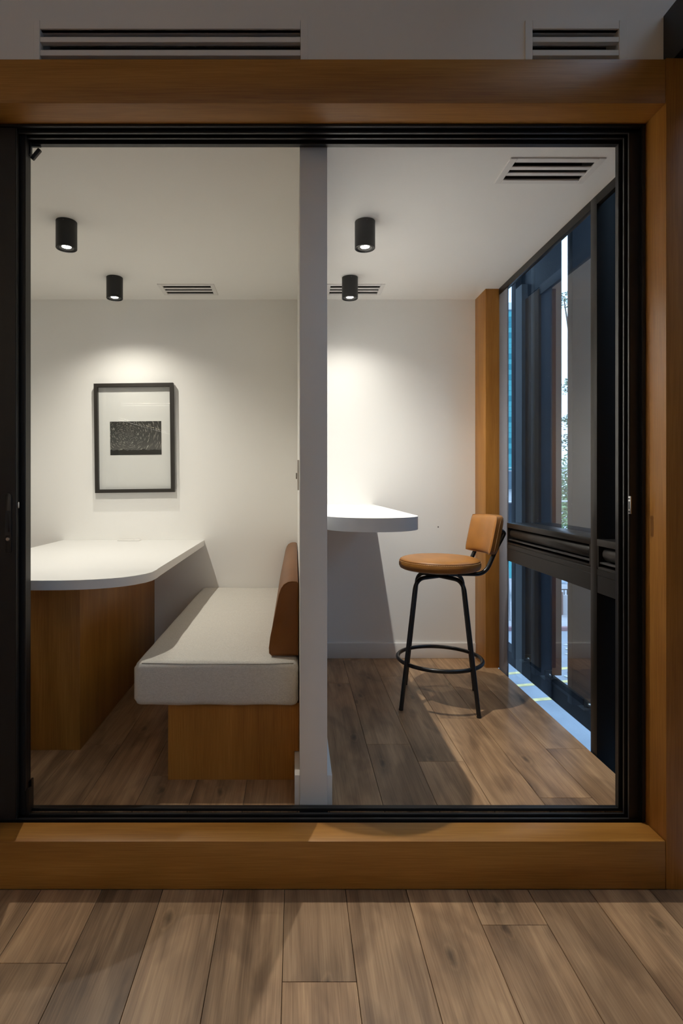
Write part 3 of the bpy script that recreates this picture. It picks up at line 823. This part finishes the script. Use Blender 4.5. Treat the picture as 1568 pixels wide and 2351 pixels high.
# bar stool
SX, SY = 0.756, 2.939
stool = thing('bar_stool', 'tan leather bar stool with black tubular legs by the window', 'stool', (SX, SY, FLOOR_IN))
prof = [(0, 0.684), (0.150, 0.684), (0.190, 0.686), (0.203, 0.693), (0.208, 0.704), (0.2085, 0.716), (0.2065, 0.726), (0.2015, 0.7345), (0.194, 0.740), (0.175, 0.7455), (0.14, 0.750), (0.08, 0.753), (0, 0.754)]
st_seat = lathe('seat', prof, M_LEATHER, stool, n=72)
def ring_pts(r, z, n=72): return [(r * math.cos(2 * math.pi * k / n), r * math.sin(2 * math.pi * k / n), z) for k in range(n)]
tube('piping', ring_pts(0.2022, 0.7338), 0.0017, M_LEATHER_EDGE, st_seat, n=6, closed=True)
bm = bmesh.new()
for k in range(120):
    a = 2 * math.pi * k / 120; da = 0.016
    bm_tube(bm, [(0.2066 * math.cos(a + t), 0.2066 * math.sin(a + t), 0.7282) for t in (0, da, 2 * da)], 0.0008, 4)
o = finish('stitching', bm, M_STITCH, st_seat); o['kind'] = 'stuff'
lathe('swivel_plate', [(0, 0.683), (0.085, 0.683), (0.085, 0.672), (0.070, 0.664), (0.03, 0.658), (0, 0.658)], M_BLACK_TUBE, stool, n=32)
TH0 = math.radians(30.5)
for q in range(4):
    a = TH0 + q * math.pi / 2
    zt = 0.6465
    path = fillet_path([(0.262 * math.cos(a), 0.262 * math.sin(a), 0.003), (0.163 * math.cos(a), 0.163 * math.sin(a), zt), (0.0, 0.0, zt + 0.002)], 0.060, 10)
    tube('leg', path, 0.0107, M_BLACK_TUBE, stool, n=16)
    lathe('foot_cap', [(0, 0), (0.0112, 0), (0.0114, 0.004), (0.0112, 0.009), (0, 0.009)], M_BLACK, stool, (0.2622 * math.cos(a), 0.2622 * math.sin(a), 0.0), 16)
tube('footrest_ring', ring_pts(0.2145, 0.218, 64), 0.0102, M_BLACK_TUBE, stool, n=14, closed=True)
# backrest
PHI = math.radians(10)
def UV(u, v, h): return (u * math.cos(PHI) - v * math.sin(PHI), u * math.sin(PHI) + v * math.cos(PHI), h)
for sgn in (-1, 1):
    v = sgn * 0.098
    pth = fillet_path([UV(0.06, v, 0.673), UV(0.205, v, 0.666), UV(0.268, v, 0.80), UV(0.312, v * 1.02, 0.878), UV(0.286, v * 1.0, 0.892)], [0.055, 0.03, 0.016], 8)
    tube('back_support', pth, 0.0107, M_BLACK_TUBE, stool, n=16)
def backrest_pad():
    """curved upholstered pad: u = outward, v = sideways, h = up"""
    bm = bmesh.new()
    nv, nh = 22, 12
    hw, hh = 0.134, 0.100
    def surf(s, t, side):
        # s,t in -1..1; rounded-corner outline
        v = hw * s; h = hh * t
        mid_u = 0.282 - 0.034 * s * s + 0.021 * t
        e = max(0.0, 1 - abs(s) ** 5) ** 0.5; g = max(0.0, 1 - abs(t) ** 5) ** 0.5
        th = 0.0150 + 0.0165 * e * g
        sh = 1 - 0.06 * abs(t) ** 6
        hz = 1 - 0.05 * abs(s) ** 6
        return Vector(UV(mid_u + side * th, v * sh, 0.866 + h * hz - 0.0 * s))
    F, B = {}, {}
    for i in range(nv + 1):
        for j in range(nh + 1):
            s, t = -1 + 2 * i / nv, -1 + 2 * j / nh
            s = math.sin(s * math.pi / 2) * 0.35 + s * 0.65; t = math.sin(t * math.pi / 2) * 0.35 + t * 0.65
            F[i, j] = bm.verts.new(surf(s, t, -1)); B[i, j] = bm.verts.new(surf(s, t, 1))
    for i in range(nv):
        for j in range(nh):
            bm.faces.new((F[i, j], F[i + 1, j], F[i + 1, j + 1], F[i, j + 1]))
            bm.faces.new((B[i, j], B[i, j + 1], B[i + 1, j + 1], B[i + 1, j]))
    for i in range(nv):
        bm.faces.new((F[i, 0], B[i, 0], B[i + 1, 0], F[i + 1, 0])); bm.faces.new((F[i, nh], F[i + 1, nh], B[i + 1, nh], B[i, nh]))
    for j in range(nh):
        bm.faces.new((F[0, j], F[0, j + 1], B[0, j + 1], B[0, j])); bm.faces.new((F[nv, j], B[nv, j], B[nv, j + 1], F[nv, j + 1]))
    o = finish('backrest', bm, M_LEATHER, stool); smooth_by_angle(o, 60)
    # piping around the front edge and two rows of stitches along the near side
    edge = [surf(-1 + 2 * i / 20, -1, -1) for i in range(20)] + [surf(1, -1 + 2 * j / 12, -1) for j in range(12)] + [surf(1 - 2 * i / 20, 1, -1) for i in range(20)] + [surf(-1, 1 - 2 * j / 12, -1) for j in range(12)]
    tube('piping', edge, 0.0016, M_LEATHER_EDGE, o, n=6, closed=True)
    bm2 = bmesh.new()
    for (s, sd, off) in ((-0.90, -1, 0.0004), (-1.0, 0.35, 0.0008)):
        for k in range(30):
            t0 = -0.88 + 1.76 * k / 30
            p0 = surf(s, t0, sd); p1 = surf(s, t0 + 0.034, sd)
            nrm = Vector(UV(-off if sd < 0 else 0, -off if sd > 0 else 0, 0))
            bm_tube(bm2, [p0 + nrm, p1 + nrm], 0.00085, 4)
    st = finish('stitching', bm2, M_STITCH, o); st['kind'] = 'stuff'
    return o
backrest_pad()
# plug in the wall
nl = lathe('wall_plug', [(0, 0.001), (0.003, 0.0008), (0.0045, 0)], simple('plug_grey', (0.12, 0.11, 0.10), 0.8), None, (0.931, BACK, Z(-0.277)), 12)
nl.rotation_euler = (math.pi / 2, 0, 0)
tag(nl, 'tiny dark wall plug on the white wall above the stool seat', 'wall plug')

# ------------------------------------------------------------------ curtain wall
def pane(n, y0, y1, z0, z1, label):
    bm = bmesh.new(); c = Vector((GLASS_X + 0.005, (y0 + y1) / 2, (z0 + z1) / 2))
    bm_box(bm, -0.005, 0.005, -(y1 - y0) / 2, (y1 - y0) / 2, -(z1 - z0) / 2, (z1 - z0) / 2)
    bmesh.ops.recalc_face_normals(bm, faces=bm.faces[:])
    for f in bm.faces:
        f.material_index = 0 if f.normal.x < -0.5 else 1
    me = bpy.data.meshes.new('pane'); bm.to_mesh(me); bm.free()
    me.materials.append(M_GLASS); me.materials.append(M_GLASS_BACK)
    o = bpy.data.objects.new('window_%d' % n, me); COL.objects.link(o); o.location = c
    return struct(o, label, 'window')
M2A, M2B = 2.330, 2.379
pane(1, M2B - 0.01, 3.95, -0.75, 3.45, 'blue-tinted dusty window pane behind the bar stool')
pane(2, 0.62, M2A + 0.01, -0.75, 3.45, 'window pane beyond the portal post')
for i in range(4):
    pane(3 + i, 0.58 - 2.2 * (i + 1), 0.58 - 2.2 * i - 0.04, -0.75, 3.45, 'corridor window pane %s behind the camera' % ('nearest', 'second', 'third', 'farthest')[i])
mu = struct(box('mullion', 1.252, 1.400, M2A, M2B, -0.5, 2.86, M_BROWNBLACK, bevel=0.001), 'dark bronze window mullion between the two window bays', 'mullion')
struct(box('mullion_jamb', 1.254, 1.263, 3.32, 3.449, -0.2, CEIL_IN - 0.039, M_GREY_ALU, bevel=0.001), 'pale grey window jamb beside the wooden corner post', 'mullion')
struct(box('mullion_portal', 1.262, 1.386, 1.95, 1.985, -0.2, 2.9, M_BLACK), 'black mullion closing the gap beside the door frame', 'mullion')
for i in range(4):
    struct(box('mullion_corridor', 1.27, 1.40, 0.58 - 2.2 * i - 0.03, 0.58 - 2.2 * i + 0.03, -0.5, 3.4, M_BLACK), 'black corridor window mullion %s' % ('nearest the portal', 'second from the portal', 'third from the portal', 'farthest from the portal')[i], 'mullion')
struct(box('trim_6', 1.2525, 1.274, 1.96, 3.449, CEIL_IN - 0.038, CEIL_IN + 0.02, M_BROWNBLACK, bevel=0.001), 'black window head beam along the booth ceiling edge', 'beam')
struct(box('trim_7', 1.190, 1.386, -11.0, 1.814, 2.605, 2.778, M_BLACK), 'black window beam high above the portal post', 'beam')
struct(box('trim_8', 1.2525, 1.386, 1.985, 3.95, 2.86, 2.95, M_BLACK), 'black closure of the void above the booth window', 'beam')
struct(box('trim_9', 1.256, 1.400, -11.0, PORTAL - 0.3, 0.80, 0.95, M_BLACK), 'black corridor window transom', 'beam')

def transom(label, y0, y1):
    root = thing('window_transom', label, 'transom', (1.30, (y0 + y1) / 2, Z(-0.34)), None, 'structure')
    m = M_BROWNBLACK
    box('top_rail', 1.252, 1.386, y0, y1, Z(-0.2545), Z(-0.2265), m, root, bevel=0.0012)
    box('back_plate', 1.345, 1.386, y0, y1, Z(-0.349), Z(-0.2545), m, root)
    bm = bmesh.new(); L = (y1 - y0) / 2 - 0.022
    bm_tube(bm, [(0, -L, 0), (0, -L + 0.006, 0), (0, -L + 0.014, 0), (0, L - 0.014, 0), (0, L - 0.006, 0), (0, L, 0)], 0.031, 28, radii=[0.020, 0.027, 0.031, 0.031, 0.027, 0.020])
    o = finish('round_rail', bm, m, root, Vector((1.287, (y0 + y1) / 2, Z(-0.2865))) - root.location); smooth_by_angle(o, 50)
    box('lower_lip', 1.258, 1.345, y0, y1, Z(-0.3275), Z(-0.3205), M_BLACK_EDGE, root, bevel=0.001)
    box('lower_lip', 1.254, 1.345, y0, y1, Z(-0.3510), Z(-0.3400), m, root, bevel=0.001)
    box('front_panel', 1.2525, 1.345, y0, y1, Z(-0.376), Z(-0.3515), m, root, bevel=0.0006, seg=1)
    box('front_panel', 1.2530, 1.345, y0, y1, Z(-0.449), Z(-0.3765), m, root, bevel=0.0006, seg=1)
    for ya, yb2 in ((y0, y0 + 0.012), (y1 - 0.012, y1)):
        box('end_plate', 1.253, 1.345, ya, yb2, Z(-0.3405), Z(-0.2545), m, root)
    return root
transom('dark bronze window transom with a round rail behind the stool', M2B, 3.319)
transom('dark bronze window transom stub beside the black door frame', 1.985, M2A)

# outside: rail and dark vertical fins
rail = tag(box('facade_rail', 1.572, 1.660, -3.0, 5.2, Z(-1.317), Z(-1.222), M_RAIL, bevel=0.003), 'dark steel rail outside the window carrying the fins', 'rail')
def fin(y, label, group='dark facade fins'):
    root = thing('facade_fin', label, 'fin', (1.591, y, Z(-1.222)), group)
    prism('blade', [(1.510, y), (1.511, y - 0.024), (1.514, y - 0.026), (1.679, y - 0.026), (1.682, y - 0.024), (1.683, y), (1.682, y + 0.024), (1.679, y + 0.026), (1.514, y + 0.026), (1.511, y + 0.024)], Z(-1.205), 4.8, 'z', M_FIN, root)
    box('foot_plate', 1.560, 1.640, y - 0.06, y + 0.05, Z(-1.222), Z(-1.214), M_BLACK_EDGE, root)
    box('foot_bracket', 1.575, 1.622, y - 0.036, y - 0.026, Z(-1.216), Z(-1.17), M_BLACK_EDGE, root)
    s = lathe('bolt', [(0, 0.014), (0.006, 0.0125), (0.0105, 0.008), (0.012, 0.0)], M_STEEL, root, (1.600 - 1.591, -0.036, 0.022), 16)
    s.rotation_euler = (math.pi / 2, 0, 0)
fin(3.895, 'dark facade fin outside the window nearest the wooden corner post')
fin(3.568, 'dark facade fin outside the window in the middle of the three')
fin(3.090, 'dark facade fin outside the window nearest the bronze mullion')
for i in range(7):
    fin(2.56 - 0.5 * i, 'dark facade fin %s of those outside the near window bays' % ('first', 'second', 'third', 'fourth', 'fifth', 'sixth', 'seventh')[i])

# ------------------------------------------------------------------ street outside
ZR = EYE - 4.70
M_ROAD = simple('asphalt', (0.30, 0.33, 0.37), rough=0.95, noise=0.12, nscale=1.5, bump=0.2, bscale=40)
M_YELLOW = simple('road_yellow', (0.75, 0.62, 0.28), rough=0.9, noise=0.25, nscale=6)
M_SIDE = simple('pavement', (0.46, 0.44, 0.45), rough=0.95, noise=0.15, nscale=3)
M_KERB = simple('kerb_red', (0.34, 0.20, 0.22), rough=0.9)
struct(box('ground_road', -60, 120, -12, 18.0, ZR - 0.2, ZR, M_ROAD), 'asphalt road down in the street', 'road')
struct(box('ground_pavement', -60, 120, 18.15, 210, ZR - 0.2, ZR + 0.12, M_SIDE), 'pavement beyond the road', 'pavement')
tag(box('kerb', -60, 120, 18.0, 18.15, ZR - 0.1, ZR + 0.12, M_KERB, bevel=0.01), 'reddish kerb along the far side of the road', 'kerb')
for i, (x, y, ln, rz) in enumerate(((6.3, 14.2, 2.6, 0.25), (5.6, 13.2, 3.0, 0.22), (5.0, 12.2, 3.2, 0.2), (6.9, 13.1, 2.0, 0.22))):
    bm = bmesh.new(); bm_box(bm, -ln / 2, ln / 2, -0.07, 0.07, 0.0, 0.004)
    o = finish('road_marking', bm, M_YELLOW, None, (x, y, ZR + 0.001)); o.rotation_euler = (0, 0, rz)
    tag(o, 'worn yellow road marking, %s from the kerb' % ('nearest', 'third', 'farthest', 'second')[i], 'road marking', 'yellow road markings')
M_DRY = simple('dry_leaf', (0.75, 0.74, 0.68), rough=0.9)
bm = bmesh.new()
lv = [(-0.09, 0), (-0.05, 0.04), (-0.02, 0.03), (0.02, 0.06), (0.05, 0.03), (0.10, 0.0), (0.04, -0.03), (0.01, -0.06), (-0.03, -0.03)]
vs = [bm.verts.new((x, y, 0.012 + 0.02 * abs(y) / 0.06)) for x, y in lv]; bm.faces.new(vs)
bmesh.ops.solidify(bm, geom=bm.faces[:], thickness=0.004)
lf0 = finish('fallen_leaf', bm, M_DRY, None, (7.92, 16.4, ZR))
tag(lf0, 'pale dry leaf lying on the road outside', 'leaf', 'dry leaves on the road')
for (x, y, rz) in ((7.75, 16.0, 1), (7.52, 15.5, 2.2), (6.85, 14.0, 0.4), (6.63, 13.7, 1.9), (6.55, 12.9, 2.9)):
    o = lf0.copy(); COL.objects.link(o); o.location = (x, y, ZR); o.rotation_euler = (0, 0, rz)

# unseen block added to hold sky light back from the window wall
nb = thing('sky_light_block', 'unseen grey block added to cut the sky light on the window wall', 'building', (11.5, -3.0, ZR))
box('block_body', 5.2, 18.0, -16.0, 9.2, ZR, ZR + 9.0, simple('grey_render', (0.20, 0.20, 0.21), 0.9, noise=0.1), nb)
box('parapet', 5.1, 18.1, -16.1, 9.3, ZR + 9.0, ZR + 9.5, M_SLAB, nb)
for fl in range(2):
    for c in range(8):
        w_ = box('window', 5.14, 5.20, -14.0 + 2.9 * c, -12.4 + 2.9 * c, ZR + 1.2 + 3.2 * fl, ZR + 2.8 + 3.2 * fl, M_FIN, nb)

# low garden wall with railing
gw = thing('garden_wall', 'low pale garden wall with a railing across the street', 'wall', (9.5, 19.9, ZR + 0.12))
box('wall_body', 9.42, 16.0, 19.75, 19.95, ZR + 0.12, ZR + 0.80, simple('pale_render', (0.55, 0.53, 0.54), 0.9), gw)
box('gate_post', 9.10, 9.40, 19.70, 20.0, ZR + 0.12, ZR + 0.92, simple('brown_brick', (0.20, 0.13, 0.12), 0.9), gw)
for k in range(12):
    box('railing_bar', 9.5 + 0.11 * k, 9.52 + 0.11 * k, 19.84, 19.86, ZR + 0.80, ZR + 0.98, M_FIN, gw)
box('railing_top', 9.42, 11.0, 19.83, 19.87, ZR + 0.97, ZR + 1.0, M_FIN, gw)
# tarpaulin canopy
cp = thing('street_canopy', 'pale blue tarpaulin canopy across the street', 'canopy', (10.6, 22.0, ZR + 0.12))
bm = bmesh.new(); rows = []
for j in range(9):
    y = 21.2 + 0.25 * j
    rows.append([bm.verts.new((9.3 + 0.4 * i, y, ZR + 0.95 + 0.11 * j + 0.05 * math.sin(i * 1.7 + j))) for i in range(9)])
for a, b in zip(rows[:-1], rows[1:]):
    for i in range(8): bm.faces.new((a[i], a[i + 1], b[i + 1], b[i]))
bmesh.ops.solidify(bm, geom=bm.faces[:], thickness=0.02)
o = finish('tarpaulin', bm, simple('tarpaulin', (0.62, 0.72, 0.80), 0.7), cp, -cp.location); smooth_by_angle(o, 60)
for x, y, h in ((9.4, 21.3, 0.9), (12.4, 21.3, 0.9), (9.4, 23.1, 1.7), (12.4, 23.1, 1.7)):
    box('pole', x - 0.03, x + 0.03, y - 0.03, y + 0.03, ZR + 0.12, ZR + h, M_FIN, cp)

# teal glass tower
tw = thing('glass_tower', 'teal glass office tower in the distance', 'building', (48, 170, ZR))
TY = 160.0
box('core', 38.0, 66.0, TY + 0.3, 185, ZR, 51.0, simple('tower_core', (0.05, 0.22, 0.28), 0.6), tw)
box('roof_cap', 37.5, 66.5, TY - 0.2, 185, 51.0, 53.0, simple('roof_cap', (0.6, 0.62, 0.64), 0.8), tw)
M_T1 = simple('teal_glass', (0.010, 0.19, 0.225), rough=0.3, spec=0.2); M_T2 = simple('pale_teal_glass', (0.055, 0.31, 0.33), rough=0.3, spec=0.2)
meshes = []
for mt in (M_T1, M_T2):
    bm = bmesh.new(); bm_box(bm, -0.47, 0.47, -0.12, 0.12, -0.72, 0.72)
    me = bpy.data.meshes.new('window_panel'); bm.to_mesh(me); bm.free(); me.materials.append(mt); meshes.append(me)
for fl in range(17):
    for half_ in range(2):
        for c in range(8):
            o = bpy.data.objects.new('window_panel', meshes[(half_ + (random.random() < 0.12)) % 2]); COL.objects.link(o)
            o.parent = tw; o.location = Vector((58.2 + 1.0 * c, TY + 0.1, 50.0 - fl * 3.0 - half_ * 1.5 - 0.3)) - tw.location
for x in (60.6, 62.1):
    tube('mast', [(x - 48, 2 , 53.0 - ZR), (x - 48, 2, 66.0 - ZR)], 0.25, M_STEEL, tw, n=8)

# white house, teal awning and post seen in the narrow gap by the corner post
wh = thing('white_house', 'white house front with teal awning across the street', 'building', (14.5, 37.0, ZR))
box('front_wall', 8.0, 16.6, 36, 44, ZR, EYE - 0.3, simple('house_white', (0.72, 0.74, 0.76), 0.9), wh)
box('roof_band', 7.8, 16.8, 35.7, 44.2, EYE - 0.3, EYE + 0.9, simple('dark_roof_band', (0.10, 0.16, 0.20), 0.8), wh)
box('window', 13.6, 14.0, 35.95, 36.1, EYE - 2.6, EYE - 1.2, M_FIN, wh)
aw = box('awning', 8.2, 9.2, 22.4, 24.0, EYE - 3.75, EYE - 3.05, simple('teal_awning', (0.10, 0.50, 0.52), 0.7)); tag(aw, 'teal street awning seen in the narrow window gap', 'awning')
po = tube('street_post', [(7.23, 18.9, ZR + 0.12), (7.16, 18.9, ZR + 1.9)], 0.03, M_STEEL); tag(po, 'thin pale post on the far pavement', 'post')

# trees
M_LEAF = [simple('leaf_green', (0.13, 0.22, 0.10), rough=0.6), simple('leaf_light', (0.28, 0.44, 0.20), rough=0.6), simple('leaf_dark', (0.05, 0.10, 0.06), rough=0.6)]
M_BARK = simple('bark', (0.10, 0.075, 0.06), rough=0.95, noise=0.3, nscale=5)
def tree(label, x, y, h, blobs, leaf_size, seed):
    """blobs: (dx, dy, z, radius, count, material index)"""
    rnd = random.Random(seed)
    root = thing('street_tree', label, 'tree', (x, y, ZR + 0.12), 'street trees')
    tube('trunk', [(0, 0, 0), (0.08, 0.05, h * 0.35), (-0.05, 0.0, h * 0.7), (0.1, 0, h)], 0.15, M_BARK, root, n=8, radii=[0.2, 0.16, 0.11, 0.04])
    for dx, dy, z, r, cnt, mi in blobs:
        tube('branch', [(0, 0, max(0.5, z * 0.72)), (dx * 0.5, dy * 0.5, z * 0.88), (dx, dy, z)], 0.04, M_BARK, root, n=6, radii=[0.07, 0.05, 0.02])
    verts, faces, mids = [], [], []
    for dx, dy, z, r, cnt, mi in blobs:
        for k in range(cnt):
            d = Vector((rnd.gauss(0, 1), rnd.gauss(0, 1), rnd.gauss(0, 1))).normalized() * r * rnd.random() ** 0.45
            d.z *= 0.75
            c = Vector((dx, dy, z)) + d
            a = Vector((rnd.gauss(0, 1), rnd.gauss(0, 1), rnd.gauss(0, 0.6))).normalized()
            b = a.orthogonal().normalized(); s = leaf_size * rnd.uniform(0.6, 1.3)
            i0 = len(verts)
            verts += [c - a * s, c + b * s * 0.45, c + a * s, c - b * s * 0.45]
            faces.append((i0, i0 + 1, i0 + 2, i0 + 3)); mids.append(mi if rnd.random() < 0.75 else rnd.randrange(3))
    me = bpy.data.meshes.new('foliage'); me.from_pydata([tuple(v) for v in verts], [], faces)
    for m in M_LEAF: me.materials.append(m)
    me.polygons.foreach_set('material_index', mids); me.update()
    fo = bpy.data.objects.new('foliage', me); COL.objects.link(fo); fo.parent = root; fo['kind'] = 'stuff'
e0 = 4.58          # eye height above the pavement
tree('leafy street tree with sparse crown seen between the fins', 13.1, 26.3, 9.2,
     [(-0.3, 0, e0 - 1.4, 1.5, 2600, 1), (0.0, 0, e0 - 0.1, 1.4, 2200, 0), (0.5, 0.3, e0 + 0.9, 1.0, 900, 0), (0.0, 0.2, e0 + 2.0, 0.75, 300, 2), (-0.3, -0.2, e0 + 2.9, 0.55, 220, 2),
      (0.5, 0, e0 + 3.6, 0.6, 160, 2), (-0.2, 0.1, e0 + 4.6, 0.55, 160, 2), (0.25, 0, e0 + 5.3, 0.40, 120, 2), (-0.5, 0, e0 + 8.6, 0.5, 160, 2)], 0.09, 4)
tree('dense street tree beside the white house', 15.9, 47.0, 8.6,
     [(0.0, 0, e0 + 1.9, 1.2, 900, 2), (-0.5, 0, e0 + 3.0, 1.0, 600, 2), (0.3, 0, e0 + 0.9, 1.0, 600, 0)], 0.16, 9)
tree('broad street tree right of the gap view', 17.5, 30.0, 8.0,
     [(0.0, 0, e0 + 0.5, 2.2, 2200, 0), (1.2, 0, e0 - 0.8, 1.8, 1500, 1), (-1.0, 0.4, e0 - 1.2, 1.6, 1500, 1), (0.3, 0, e0 + 2.2, 1.4, 900, 2)], 0.14, 12)
# overhead wires
for k, (z0, lab) in enumerate(((0.62, 'upper'), (0.50, 'middle'), (-0.66, 'lower'))):
    w = tube('overhead_wire', [(-10, 21.0, EYE + z0 + 0.3), (8, 21.0, EYE + z0), (26, 21.0, EYE + z0 + 0.25)], 0.018 if k < 2 else 0.04, M_STEEL, n=6)
    tag(w, '%s overhead wire crossing the street view' % lab, 'wire')
